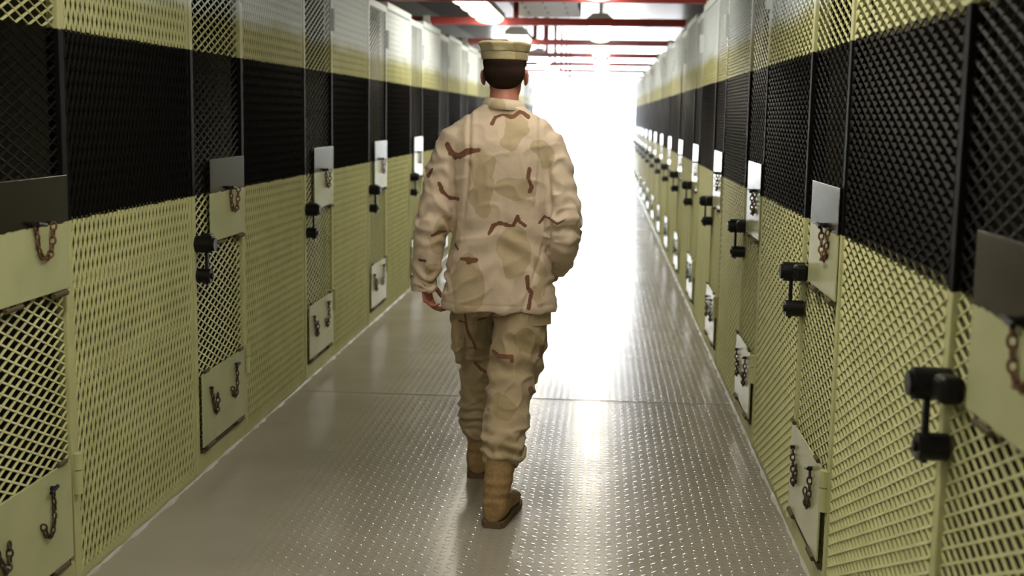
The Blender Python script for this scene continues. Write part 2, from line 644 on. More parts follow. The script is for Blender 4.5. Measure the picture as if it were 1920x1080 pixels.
def row(side):
    first = True
    y_lock = (YL0 if side < 0 else YR0) - PITCHY
    k = 0
    while True:
        yy = y_lock + k * PITCHY
        if side < 0 and yy + DW > Y_END - 0.1 or side > 0 and yy > Y_END - 0.1:
            break
        if side < 0:
            loc, rz = (XL, yy, 0), 0
        else:
            loc, rz = (XR, yy, 0), PI
        d = door0 if (side < 0 and k == 0) else copy_tree(door0)
        d.location = loc
        d.rotation_euler = (0, 0, rz)
        sn = 'left' if side < 0 else 'right'
        d['label'] = 'mesh cell door with black band and latch, %s in the %s row' % (ORD[k], sn)
        d['kind'] = 'thing'
        d['group'] = 'cell doors along the %s wall' % sn
        k += 1
    # fixed panels between the doors (one before the nearest door on the left is out of view)
    src = pl_left if side < 0 else pl_right
    j = 0
    ks = range(-1, 20)
    for k in ks:
        if side < 0:
            y0 = YL0 - PITCHY + k * PITCHY + DW
            y1 = y0 + PWID
            loc, rz = (XL, y0, 0), 0
        else:
            y1 = YR0 - PITCHY + (k + 1) * PITCHY - DW
            y0 = y1 - PWID
            loc, rz = (XR, y1, 0), PI
        if y1 > Y_END + 0.05:
            break
        p = src if j == 0 else copy_tree(src)
        p.location = loc
        p.rotation_euler = (0, 0, rz)
        sn = 'left' if side < 0 else 'right'
        p['label'] = 'fixed mesh panel with black band, %s on the %s wall' % (ORD[j - 1] + ' in view' if j else 'just outside the frame', sn)
        p['kind'] = 'thing'
        p['group'] = 'fixed mesh panels along the %s wall' % sn
        j += 1


row(-1)
row(1)

# ------------------------------------------------------------------ roof beams with hangers
BEAMS = [0.4, 3.4, 6.4, 9.35, 11.77, 15.0, 18.1, 21.1, 24.2, 27.3, 30.3]
BORD = ['above and behind the camera', 'above the camera, out of the frame', 'overhead, nearer than the lamps', 'at the top edge of the frame', 'behind the grey ceiling box edge',
        'second in view', 'third in view', 'fourth in view', 'fifth in view', 'sixth in view', 'last one at the open end']
VIS = ['at the very top of the frame', 'in front of the grey ceiling box', 'next one beyond the grey ceiling box', 'third beyond the top edge one',
       'fourth beyond the top edge one', 'fifth beyond the top edge one', 'sixth beyond the top edge one', 'at the bright open end of the corridor']
for i, yy in enumerate(BEAMS):
    if i < 3:
        lab = ['over the corridor behind the camera spot', 'high over the start of the corridor', 'over the corridor before the lamps begin'][i]
    else:
        lab = VIS[i - 3]
    t = thing('roof_beam', 'red steel cross beam ' + lab, 'beam', (0, yy, 2.37), 0, 'red roof beams across the corridor')
    bm = NB()
    box(bm, -2.65, 1.75, -0.035, 0.035, -0.035, 0.035, 0.003)
    mesh_obj('crossbar', bm, M_RED, t)
    for hx in (-0.84,):
        bm = NB()
        box(bm, hx - 0.025, hx + 0.025, -0.025, 0.025, 0.035, 0.68, 0.002)
        mesh_obj('hanger', bm, M_RED, t)
# second, thinner pipe drops beside the hangers of the farther beams
for i, (hx, yy) in enumerate(((-0.72, 15.12), (-0.72, 18.22))):
    bm = NB()
    cyl(bm, (0, 0, 0), (0, 0, 0.65), 0.018)
    cyl(bm, (0, 0, 0), (0.0, 0, 0.03), 0.03)
    o = mesh_obj('drop_pipe', bm, M_RED, None)
    o.location = (hx, yy, 2.40)
    o['label'] = 'thin red vertical pipe beside the hanger of the %s red beam in view' % ('third' if i == 0 else 'fourth')
    o['category'] = 'pipe'

# posts on top of the rows
for i, (sx, yy) in enumerate([(-1, 8.0), (-1, 11.77), (-1, 15.0), (1, 9.35), (1, 11.77), (1, 15.0), (1, 18.1)]):
    x = XL - 0.04 if sx < 0 else XR + 0.04
    bm = NB()
    box(bm, -0.04, 0.04, -0.04, 0.04, 0, 0.03, 0.003)
    box(bm, -0.03, 0.03, -0.03, 0.03, 0.03, 0.09 if yy != 8.0 and yy != 9.35 else 0.11, 0.003)
    o = mesh_obj('post_cap', bm, M_FIX, None)
    o.location = (x, yy - 0.08, WALL_H + 0.03)
    sn = 'left' if sx < 0 else 'right'
    li = [['nearest', 'second nearest', 'third nearest'], ['nearest', 'second nearest', 'third nearest', 'farthest']][0 if sx < 0 else 1][i if sx < 0 else i - 3]
    o['label'] = 'small pale post cap on top of the %s mesh wall, %s' % (sn, li)
    o['category'] = 'post cap'
    o['group'] = 'pale post caps on the wall tops'

# grey box under the ceiling
t = thing('ceiling_box', 'grey metal box with bolts under the ceiling behind red beam', 'box', (-0.60, 12.75, 2.56))
bm = NB(); box(bm, -0.33, 0.33, -0.95, 0.95, 0, 0.30, 0.01); mesh_obj('housing', bm, M_GREY, t)
for a in (-0.2, 0.0, 0.2):
    for b in (-0.8, -0.3, 0.3, 0.8):
        bm = NB(); cyl(bm, (a, b, -0.008), (a, b, 0.0), 0.012)
        mesh_obj('bolt_head', bm, M_IRON, t)
for a in (-0.28, 0.28):
    for b in (-0.85, 0.85):
        bm = NB(); cyl(bm, (a, b, 0.3), (a, b, 0.495), 0.01)
        mesh_obj('hanging_rod', bm, M_IRON, t)


# ------------------------------------------------------------------ fluorescent fixtures
def make_fixture():
    t = thing('ceiling_lamp', '', 'lamp')
    bm = NB()
    vs = []
    L = 1.12
    prof = [(-0.13, 0.0), (-0.13, 0.05), (-0.07, 0.10), (0.07, 0.10), (0.13, 0.05), (0.13, 0.0)]
    A = [bm.verts.new((x, -L, z)) for x, z in prof]
    B = [bm.verts.new((x, L, z)) for x, z in prof]
    for i in range(6):
        bm.faces.new((A[i], A[(i + 1) % 6], B[(i + 1) % 6], B[i]))
    bm.faces.new(A); bm.faces.new(B[::-1])
    bmesh.ops.recalc_face_normals(bm, faces=bm.faces)
    mesh_obj('housing', bm, M_FIX, t)
    bm = NB()
    n = 8
    pr = [(-0.115 * math.cos(PI * i / n), -0.001 - 0.05 * math.sin(PI * i / n)) for i in range(n + 1)]
    A = [bm.verts.new((x, -L + .03, z)) for x, z in pr]
    B = [bm.verts.new((x, L - .03, z)) for x, z in pr]
    for i in range(n):
        bm.faces.new((A[i], A[i + 1], B[i + 1], B[i]))
    bm.faces.new(A[::-1]); bm.faces.new(B)
    bm.faces.new((A[0], B[0], B[n], A[n]))
    bmesh.ops.recalc_face_normals(bm, faces=bm.faces)
    mesh_obj('diffuser', bm, M_LAMP, t)
    for yy in (-0.8, 0.8):
        bm = NB(); cyl(bm, (0, yy, 0.10), (0, yy, 0.66), 0.008)
        mesh_obj('hanging_rod', bm, M_FIX, t)
    for yy in (-0.9, -0.3, 0.3, 0.9):
        bm = NB()
        for i in range(n):
            x0, z0 = pr[i]; x1, z1 = pr[i + 1]
            cyl(bm, (x0 * 1.08, yy, z0 * 1.15 - .002), (x1 * 1.08, yy, z1 * 1.15 - .002), 0.004, n=6)
        mesh_obj('guard_wire', bm, M_FIX, t)
    return t


fx = make_fixture()
LAMPS = [(-1.07, 10.6, 'on the left side, cut by the top of the frame'), (-1.0, 15.2, 'on the left, just above the cap'),
         (-1.0, 19.6, 'on the left, second beyond the cap'), (-1.0, 24.0, 'on the left, farthest'),
         (-0.06, 8.2, 'on the right, cut by the top of the frame'), (-0.06, 13.3, 'on the right, second from the top'),
         (-0.06, 17.2, 'on the right, third from the top'), (-0.06, 21.2, 'on the right, fourth from the top'), (-0.06, 25.2, 'on the right, farthest'),
         (-0.06, 3.8, 'overhead on the right before the frame begins'),
         (-1.07, 1.8, 'overhead on the left beside the camera'), (-0.3, -1.6, 'overhead behind the camera')]
for i, (x, yy, lb) in enumerate(LAMPS):
    f = fx if i == 0 else copy_tree(fx)
    f.location = (x, yy, 2.39)
    f['label'] = 'long glowing fluorescent ceiling lamp ' + lb
    f['group'] = 'fluorescent lamps under the corridor roof'

# ------------------------------------------------------------------ camouflage cloth
JACKET_STREAKS = [([(-0.416, 1.468), (-0.405, 1.492), (-0.377, 1.502), (-0.347, 1.494), (-0.334, 1.497), (-0.314, 1.513), (-0.302, 1.509), (-0.282, 1.494)], 0.0062), ([(-0.57, 1.355), (-0.554, 1.347), (-0.534, 1.348), (-0.505, 1.364), (-0.465, 1.371)], 0.0084), ([(-0.583, 1.386), (-0.564, 1.355), (-0.554, 1.338)], 0.008), ([(-0.658, 1.27), (-0.642, 1.294)], 0.006), ([(-0.613, 1.241), (-0.601, 1.211), (-0.573, 1.184), (-0.543, 1.183)], 0.0062), ([(-0.271, 1.301), (-0.274, 1.268), (-0.262, 1.238), (-0.269, 1.218)], 0.0058), ([(-0.417, 1.059), (-0.401, 1.088), (-0.381, 1.1), (-0.361, 1.095), (-0.341, 1.089), (-0.327, 1.088), (-0.312, 1.128), (-0.305, 1.108), (-0.283, 1.091)], 0.0065), ([(-0.524, 0.96), (-0.464, 0.958), (-0.496, 0.947)], 0.0065), ([(-0.27, 0.898), (-0.267, 0.857), (-0.252, 0.837), (-0.263, 0.78)], 0.007), ([(-0.636, 1.044), (-0.608, 1.055), (-0.588, 1.059)], 0.005), ([(-0.686, 0.948), (-0.662, 0.945)], 0.0055), ([(-0.551, 1.008), (-0.539, 0.992)], 0.006), ([(-0.231, 1.1), (-0.212, 1.124), (-0.188, 1.117), (-0.162, 1.101), (-0.136, 1.116)], 0.0042)]
TROUSER_STREAKS = [([(-0.459, 0.716), (-0.438, 0.721), (-0.418, 0.738), (-0.398, 0.753), (-0.327, 0.767), (-0.267, 0.777)], 0.0055), ([(-0.514, 0.741), (-0.511, 0.684), (-0.505, 0.663), (-0.478, 0.592)], 0.005), ([(-0.536, 0.704), (-0.514, 0.7)], 0.005), ([(-0.396, 0.605), (-0.375, 0.593), (-0.349, 0.596), (-0.32, 0.599), (-0.32, 0.582)], 0.0065), ([(-0.487, 0.519), (-0.466, 0.492), (-0.446, 0.478), (-0.415, 0.483)], 0.0065), ([(-0.213, 0.62), (-0.222, 0.589)], 0.008), ([(-0.251, 0.474), (-0.24, 0.443)], 0.006), ([(-0.422, 0.227), (-0.38, 0.203), (-0.339, 0.198), (-0.298, 0.221), (-0.287, 0.189)], 0.0048)]
JACKET_KHAKI = [(-0.333, 1.438, 0.048, 0.084), (-0.449, 1.254, 0.048, 0.15), (-0.324, 1.253, 0.076, 0.044), (-0.489, 0.862, 0.07, 0.1), (-0.319, 0.987, 0.064, 0.096), (-0.592, 1.031, 0.044, 0.08), (-0.217, 1.367, 0.036, 0.05), (-0.651, 0.888, 0.03, 0.04), (-0.227, 0.899, 0.024, 0.09)]
TROUSER_KHAKI = [(-0.458, 0.644, 0.04, 0.12), (-0.264, 0.65, 0.05, 0.06), (-0.352, 0.429, 0.052, 0.044), (-0.465, 0.394, 0.036, 0.06), (-0.319, 0.273, 0.028, 0.04)]
TAN = (0.59, 0.475, 0.37)
KHAKI = (0.455, 0.36, 0.235)
BROWN = (0.17, 0.075, 0.045)


def segd(px, pz, a, b):
    ax, az = a; bx, bz = b
    dx, dz = bx - ax, bz - az
    t = max(0, min(1, ((px - ax) * dx + (pz - az) * dz) / (dx * dx + dz * dz + 1e-12)))
    return math.hypot(px - ax - dx * t, pz - az - dz * t)


def camo(me, streaks, khaki, split_y, off=(0, 0, 0)):
    """desert pattern printed on the cloth (per vertex dye amounts)"""
    at = me.color_attributes.new('dye', 'FLOAT_COLOR', 'POINT')
    ox, oy, oz = off
    data = []
    boxes = []
    for pts, th in streaks:
        boxes.append((min(p[0] for p in pts) - .02, max(p[0] for p in pts) + .02, min(p[1] for p in pts) - .02, max(p[1] for p in pts) + .02))
    for v in me.vertices:
        x, y, z = v.co.x + ox, v.co.y + oy, v.co.z + oz
        nz = noise.noise(Vector((x * 30, y * 30, z * 30)))
        n1 = noise.noise(Vector((x * 9, y * 9 + 4, z * 6)))
        n3 = noise.noise(Vector((x * 12 + 5, y * 8, z * 14 + 3)))
        n2 = noise.noise(Vector((x * 34 + 9, y * 22, z * 22)))
        kh = 0.0
        if v.normal.y < 0.35 and y < split_y:
            for cx, cz, rx, rz in khaki:
                d = math.hypot((x - cx + nz * .010 + n3 * .035) / rx, (z - cz + n1 * .05) / rz)
                kh = max(kh, min(1, (1.0 - d) * 8 + .5))
            br = 0.0
            for (bx0, bx1, bz0, bz1), (pts, th) in zip(boxes, streaks):
                if not (bx0 < x < bx1 and bz0 < z < bz1):
                    continue
                d = min(segd(x, z, pts[i], pts[i + 1]) for i in range(len(pts) - 1))
                tt = th * (1.15 + 0.9 * n2)
                br = max(br, min(1, max(0, (tt - d) / 0.0035 + .5)))
        else:
            kh = min(1, max(0, (n1 - 0.1) * 14))
            q = noise.noise(Vector((x * 11 + 3, y * 11, z * 24 + 5)))
            br = min(1, max(0, (q - 0.46) * 14))
        data += [max(0, kh), br, 0, 1]
    at.data.foreach_set('color', data)


def cloth_mat(name, tan=TAN, khaki=KHAKI, seams=()):
    M = NT(name, 0.9, spec=0.2)
    a = M.n('ShaderNodeAttribute', attribute_name='dye')
    sp = M.n('ShaderNodeSeparateColor')
    M.l(a.outputs['Color'], sp.inputs[0])
    tc = M.n('ShaderNodeTexCoord')
    c = M.mix(M.smooth(sp.outputs[0], 0.3, 0.7), tan, khaki)
    c = M.mix(M.smooth(sp.outputs[1], 0.3, 0.7), c, BROWN)
    M.color(c)
    M.b.inputs['Sheen Weight'].default_value = 0.15
    h = M.math('ADD', M.noise(14, 4, tc.outputs['Object']), M.math('MULTIPLY', M.noise(600, 1, tc.outputs['Object']), 0.04))
    M.bump(h, 0.5, 0.01)
    return M.m


M_CLOTH = cloth_mat('desert_camouflage_cloth')
M_CLOTH2 = cloth_mat('dimmed_camouflage_trouser_cloth', (0.385, 0.30, 0.195), (0.30, 0.235, 0.13))  # greener cloth, also darkened in colour for weaker light on the legs
M_CLOTH3 = cloth_mat('cap_cloth', (0.46, 0.40, 0.24), (0.33, 0.27, 0.14))
_m = NT('skin', 0.5)
_m.color(_m.mix(_m.noise(25, 3), (0.50, 0.22, 0.15), (0.42, 0.15, 0.10)))
_m.b.inputs['Subsurface Weight'].default_value = 0.08
_m.b.inputs['Subsurface Radius'].default_value = (0.01, 0.004, 0.002)
M_SKIN = _m.m
_m = NT('dark_hair', 0.85, spec=0.15)
_m.color(_m.mix(_m.noise(220, 2), (0.018, 0.010, 0.008), (0.035, 0.018, 0.012)))
_m.bump(_m.noise(260, 2), 0.6, 0.003)
M_HAIR = _m.m
_m = NT('suede_boot', 0.85)
_m.color(_m.mix(_m.smooth(_m.noise(18, 4), 0.35, 0.65), (0.34, 0.22, 0.10), (0.28, 0.175, 0.08)))
_m.bump(_m.noise(90, 3), 0.25, 0.002)
M_BOOT = _m.m
_m = NT('boot_sole', 0.8, color=(0.13, 0.085, 0.045))
M_SOLE = _m.m
_m = NT('eye', 0.2, color=(0.5, 0.48, 0.45))
M_EYE = _m.m

# ------------------------------------------------------------------ the walking person (facing +y, away from the camera)
CX, CY = -0.382, 4.74
person = thing('person', 'person in desert camouflage jacket, trousers, cap and tan boots walking away down the corridor', 'person', (CX, CY, 0))


def L(x, y, z):      # world -> local of the person
    return (x - CX, y - CY, z)


# ---- body: one continuous surface
bm = NB()
hc = Vector(L(-0.380, 4.775, 1.655))
ell(bm, hc + Vector((0, -0.012, 0.025)), (0.078, 0.098, 0.092))
ell(bm, hc + Vector((0, 0.030, -0.035)), (0.062, 0.070, 0.085))
ell(bm, hc + Vector((0, 0.055, -0.085)), (0.036, 0.038, 0.030))          # chin
ell(bm, hc + Vector((0, 0.098, -0.022)), (0.012, 0.020, 0.026))          # nose
ell(bm, hc + Vector((0, 0.104, -0.035)), (0.015, 0.014, 0.010))
ell(bm, hc + Vector((0, 0.090, -0.058)), (0.024, 0.012, 0.006))          # lips
ell(bm, hc + Vector((0, 0.088, -0.066)), (0.021, 0.012, 0.006))
ell(bm, hc + Vector((0, 0.080, 0.022)), (0.050, 0.016, 0.010))           # brow
for s in (-1, 1):
    ell(bm, hc + Vector((s * 0.040, 0.070, -0.025)), (0.022, 0.020, 0.018))   # cheeks
    rot = Matrix.Rotation(s * 0.45, 3, 'Z') @ Matrix.Rotation(0.15, 3, 'X')
    ell(bm, hc + Vector((s * 0.083, -0.004, -0.012)), (0.007, 0.019, 0.030), rot)   # ears
    ell(bm, hc + Vector((s * 0.080, 0.002, -0.030)), (0.006, 0.010, 0.014), rot)
limb(bm, [(L(-0.380, 4.735, 1.44), 0.075, 0.07), (L(-0.380, 4.742, 1.52), 0.060, 0.062), (L(-0.380, 4.755, 1.58), 0.055, 0.058), (L(-0.380, 4.768, 1.64), 0.052, 0.06)])
loft(bm, [(L(-0.382, 4.735, z), (a, 0, 0), (0, b, 0)) for z, a, b in
          ((0.80, 0.14, 0.09), (0.88, 0.165, 0.11), (0.95, 0.155, 0.10), (1.08, 0.13, 0.09), (1.20, 0.145, 0.10), (1.32, 0.165, 0.105), (1.40, 0.16, 0.09), (1.46, 0.10, 0.065))])
# arms
AL = [(-0.560, 4.73, 1.40), (-0.625, 4.70, 1.14), (-0.672, 4.72, 0.87)]
AR = [(-0.205, 4.73, 1.39), (-0.142, 4.68, 1.08), (-0.165, 4.93, 0.910)]
for A in (AL, AR):
    sh, elb, wr = [Vector(L(*p)) for p in A]
    pts = [(sh, 0.05), (sh.lerp(elb, .5), 0.043), (elb, 0.037), (elb.lerp(wr, .35), 0.036), (elb.lerp(wr, .8), 0.027), (wr, 0.025)]
    limb(bm, pts, 14)
    ell(bm, sh, (0.055, 0.055, 0.055))


def hand(bm, wr, d, palm_n, thumb_side):
    """wr wrist, d direction of the hand, palm_n = way the palm faces, thumb_side = direction to thumb"""
    wr, d, n, t = Vector(wr), Vector(d).normalized(), Vector(palm_n).normalized(), Vector(thumb_side).normalized()
    rings = []
    for s, a, b in ((-0.01, 0.025, 0.018), (0.02, 0.033, 0.016), (0.05, 0.040, 0.015), (0.08, 0.042, 0.013), (0.088, 0.038, 0.010)):
        rings.append((wr + d * s, t * a, n * b))
    loft(bm, rings, 16)
    lens = [(0.030, 0.040, 0.024, 0.021), (0.010, 0.045, 0.028, 0.022), (-0.011, 0.042, 0.026, 0.021), (-0.031, 0.033, 0.020, 0.018)]
    for k, (o, l1, l2, l3) in enumerate(lens):
        p = wr + d * (0.082 - 0.004 * abs(k - 1)) + t * o
        r = 0.0088 if k < 3 else 0.0075
        pts = [(p - d * 0.015, r)]
        ang = 0.35 + 0.10 * k
        pts.append((p, r))
        for l, da in ((l1, 0), (l2, 0.65), (l3, 0.5)):
            ang += da
            p = p + (d * math.cos(ang) + n * math.sin(ang)) * l
            pts.append((p, r * 0.93))
            r *= 0.93
        limb(bm, pts, 10, ref=t)
        ell(bm, pts[-1][0], (r, r, r), seg=10)
    p = wr + d * 0.015 + t * 0.026
    pts = [(p, 0.013)]
    for l, v, r in ((0.038, d * 0.75 + t * 0.55 + n * 0.35, 0.0115), (0.030, d * 0.85 + t * 0.15 + n * 0.5, 0.0100), (0.024, d * 0.9 + n * 0.45, 0.0088)):
        p = p + v.normalized() * l
        pts.append((p, r))
    limb(bm, pts, 10, ref=n)
    ell(bm, pts[-1][0], (0.0088,) * 3, seg=10)


hand(bm, L(-0.672, 4.72, 0.865), (0.10, 0.10, -1), (0.80, 0.45, 0.1), (0.25, 0.95, 0.1))
hand(bm, L(-0.165, 4.93, 0.910), (-0.12, 0.85, -0.5), (-0.9, -0.2, -0.2), (0.0, 0.42, 0.9))
# legs
LL = [(-0.470, 4.75, 0.86), (-0.490, 4.93, 0.48), (-0.497, 5.01, 0.12)]
LR = [(-0.295, 4.73, 0.86), (-0.322, 4.66, 0.48), (-0.355, 4.43, 0.14)]
for A in (LL, LR):
    h, kn, an = [Vector(L(*p)) for p in A]
    limb(bm, [(h, 0.085), (h.lerp(kn, .5), 0.065), (kn, 0.05), (kn.lerp(an, .35), 0.048), (kn.lerp(an, .85), 0.034), (an, 0.034)], 16)
me = remesh(bm, 0.0042, 3)
finish(me, 'body', M_SKIN, person)
_m = NT('lips', 0.45, color=(0.36, 0.11, 0.085))
me.materials.append(_m.m)
for p in me.polygons:
    q = p.center - hc
    if q.y > 0.088 and abs(q.x) < 0.024 and -0.073 < q.z < -0.054:
        p.material_index = 1
for s in (-1, 1):
    bm = NB(); ell(bm, hc + Vector((s * 0.031, 0.080, 0.003)), (0.0125, 0.0115, 0.0075), seg=16)
    eye = mesh_obj('eye', bm, M_EYE, person, True)
    bm = NB(); ell(bm, hc + Vector((s * 0.031, 0.0882, 0.003)), (0.0052, 0.0042, 0.0055), seg=12)
    mesh_obj('iris', bm, M_HAIR, eye, True)
    bm = NB(); ell(bm, hc + Vector((s * 0.033, 0.091, 0.021)), (0.019, 0.006, 0.0038), Matrix.Rotation(-s * 0.25, 3, 'Z') @ Matrix.Rotation(s * 0.1, 3, 'Y'), seg=12)
    mesh_obj('eyebrow', bm, M_HAIR, person, True)

# ---- hair
bm = NB()
ell(bm, hc + Vector((0, -0.020, 0.045)), (0.084, 0.100, 0.072))
ell(bm, hc + Vector((0, -0.034, 0.008)), (0.081, 0.082, 0.068))
ell(bm, hc + Vector((0, -0.050, -0.018)), (0.060, 0.054, 0.046))
me = remesh(bm, 0.005, 4)
finish(me, 'hair', M_HAIR, person)

# ---- cap: band, flaring eight-sided crown, visor
cap_bm = NB()
ct = hc + Vector((0.0, -0.012, 0))


def cap_ring(z, rx, ry, oct_, tilt=-0.02):
    out = []
    n = 48
    for i in range(n):
        t = 2 * PI * i / n
        r = 1.0
        if oct_:
            a = (t + PI / 8) % (PI / 4) - PI / 8
            r = (1 - oct_) + oct_ * math.cos(PI / 8) / math.cos(a) * 1.04
        x, y = rx * r * math.cos(t), ry * r * math.sin(t)
        out.append((ct.x + x, ct.y + y, z + tilt * x + 0.0 * y))
    return out


rows_ = [cap_ring(1.706, 0.0865, 0.104, 0), cap_ring(1.708, 0.0885, 0.106, 0), cap_ring(1.722, 0.0895, 0.107, 0), cap_ring(1.735, 0.0905, 0.108, 0.1),
         cap_ring(1.7365, 0.0895, 0.107, 0.2), cap_ring(1.738, 0.0925, 0.110, 0.3), cap_ring(1.752, 0.0975, 0.116, 0.8), cap_ring(1.766, 0.1025, 0.121, 1),
         cap_ring(1.7695, 0.1015, 0.120, 1), cap_ring(1.775, 0.088, 0.104, 1), cap_ring(1.7775, 0.05, 0.06, 0.8), cap_ring(1.779, 0.01, 0.01, 0)]
prev = None
for k, rr in enumerate(rows_):
    vs = []
    for p in rr:
        p = Vector(p)
        q = noise.noise(Vector((p.x * 25, p.y * 25, p.z * 60))) * (0.003 if k > 3 else 0.001)
        vs.append(cap_bm.verts.new(p + Vector((q, q, q * 0.8))))
    if prev:
        for i in range(48):
            cap_bm.faces.new((prev[i], prev[(i + 1) % 48], vs[(i + 1) % 48], vs[i]))
    prev = vs
cap_bm.faces.new(prev)
bmesh.ops.subdivide_edges(cap_bm, edges=cap_bm.edges, cuts=2, use_grid_fill=True)
cap = mesh_obj('cap', cap_bm, M_CLOTH3, person, True)
camo(cap.data, [], [], -99, (CX, CY, 0))
bm = NB()
n = 14
T = [bm.verts.new(Vector((ct.x + 0.085 * math.cos(t), ct.y + 0.100 * math.sin(t), 1.716))) for t in [PI * (0.14 + 0.72 * i / n) for i in range(n + 1)]]
U = [bm.verts.new(Vector((ct.x + 0.088 * math.cos(t), ct.y + 0.02 + 0.148 * math.sin(t), 1.700 - 0.01 * abs(math.cos(t))))) for t in [PI * (0.14 + 0.72 * i / n) for i in range(n + 1)]]
for i in range(n):
    bm.faces.new((T[i], T[i + 1], U[i + 1], U[i]))
ret = bmesh.ops.extrude_face_region(bm, geom=bm.faces[:])
for v in ret['geom']:
    if isinstance(v, bmesh.types.BMVert):
        v.co.z -= 0.004
bmesh.ops.recalc_face_normals(bm, faces=bm.faces)
mesh_obj('visor', bm, M_CLOTH3, cap, True)


# ---- jacket
def folds(me, fn):
    out = []
    for v in me.vertices:
        out.append(v.co + v.normal * fn(v.co, v.normal))
    for v, c in zip(me.vertices, out):
        v.co = c
    me.update()


bm = NB()
tor = [(0.757, 0.222, 0.150, 0.000), (0.775, 0.223, 0.150, 0), (0.83, 0.213, 0.147, -0.002), (0.90, 0.203, 0.142, -.002), (0.98, 0.193, 0.134, -.002), (1.07, 0.187, 0.128, 0),
       (1.16, 0.190, 0.130, 0), (1.25, 0.197, 0.134, 0), (1.33, 0.202, 0.132, 0), (1.39, 0.206, 0.124, 0), (1.435, 0.203, 0.112, 0), (1.465, 0.185, 0.098, 0), (1.488, 0.150, 0.086, 0),
       (1.510, 0.112, 0.076, 0.0), (1.535, 0.082, 0.070, 0)]
loft(bm, [(L(-0.384 + dx, 4.735 + (0.008 if z > 1.42 else 0), z), (a, 0, 0), (0, b, 0)) for z, a, b, dx in tor], 40, 2.35)
# sleeves
limb(bm, [(L(-0.515, 4.738, 1.435), 0.046, 0.07), (L(-0.556, 4.736, 1.405), 0.066, 0.082), (L(-0.598, 4.728, 1.30), 0.070, 0.076), (L(-0.622, 4.712, 1.18), 0.066, 0.070),
          (L(-0.640, 4.702, 1.09), 0.065, 0.068), (L(-0.657, 4.705, 1.00), 0.061, 0.062), (L(-0.672, 4.712, 0.91), 0.053, 0.055), (L(-0.679, 4.720, 0.845), 0.046, 0.048), (L(-0.680, 4.722, 0.822), 0.045, 0.047)], 24)
limb(bm, [(L(-0.250, 4.738, 1.430), 0.046, 0.07), (L(-0.212, 4.736, 1.395), 0.066, 0.082), (L(-0.180, 4.718, 1.28), 0.072, 0.078), (L(-0.156, 4.690, 1.17), 0.071, 0.074),
          (L(-0.144, 4.675, 1.08), 0.070, 0.072)], 24)
limb(bm, [(L(-0.144, 4.675, 1.12), 0.066, 0.07), (L(-0.144, 4.675, 1.06), 0.071, 0.074), (L(-0.146, 4.720, 1.015), 0.066, 0.070), (L(-0.155, 4.80, 0.965), 0.060, 0.064), (L(-0.163, 4.875, 0.930), 0.052, 0.055), (L(-0.165, 4.905, 0.918), 0.046, 0.049)], 24, ref=(0, 0, 1))
ell(bm, L(-0.146, 4.682, 1.045), (0.068, 0.066, 0.075))
me = remesh(bm, 0.0058, 5)


def jf(c, n):
    x, z = c.x, c.z
    arm = min(1, max(0, (abs(x + 0.002) - 0.175) / 0.03)) if z < 1.40 else 0
    a = noise.noise(Vector((x * 13 + z * 5, c.y * 9, z * 7 + 2)))
    rid = 1 - abs(noise.noise(Vector((x * 9 - z * 9, c.y * 8, z * 8 + x * 6)))) * 2.6
    rid = max(0, rid)
    d = (0.0035 + 0.002 * arm) * a + (0.0038 + 0.003 * arm) * rid * rid
    # sleeve creases round the elbow and above the cuff
    if arm > 0:
        s = math.sin(z * 95 + 2.2 * noise.noise(Vector((x * 20, c.y * 20, z * 9))) * 2 + x * 30)
        e = math.exp(-((z - 1.10) / 0.09) ** 2) + 1.0 * math.exp(-((z - 0.87) / 0.05) ** 2) + 0.5 * math.exp(-((z - 1.30) / 0.06) ** 2)
        d += arm * 0.0075 * s * min(1, e)
    else:
        # soft diagonal pulls at the small of the back, skirt fullness
        e = math.exp(-((z - 1.0) / 0.12) ** 2)
        d += 0.0045 * e * math.sin(z * 60 + abs(x) * 42 + 2 * a)
        if z < 0.95:
            d += 0.006 * (0.95 - z) / 0.2 * math.sin(x * 44 + 1 + 1.5 * a)
        # action pleats beside the shoulder blades
        for px in (-0.135, 0.128):
            pz = x - px - 0.02 * math.sin((z - 1.1) * 6)
            if z > 1.08 and c.y < 0:
                k = min(1, (z - 1.08) / 0.1)
                d -= 0.0045 * k * math.exp(-(pz / 0.007) ** 2)
                d += 0.003 * k * math.exp(-((abs(pz) - 0.015) / 0.012) ** 2)
    # deep crease where the sleeve hangs against the back
    if c.y < 0.02 and 0.98 < z < 1.36:
        for ax in (-0.190, 0.176):
            d -= 0.012 * min(1, (1.36 - z) / 0.08) * math.exp(-((x - ax - 0.012 * math.sin(z * 7)) / 0.010) ** 2)
    # side tail seam, from the right hip up towards the waist
    if c.y < 0 and z < 1.04:
        sx = 0.105 + (z - 0.80) * 0.30
        d -= 0.005 * math.exp(-((x - sx) / 0.006) ** 2)
    if 0.785 < z < 0.789 and abs(x) < .25:
        d -= 0.002
    return d


folds(me, jf)
jacket = finish(me, 'jacket', M_CLOTH, person)
camo(me, JACKET_STREAKS, JACKET_KHAKI, 4.80, (CX, CY, 0))

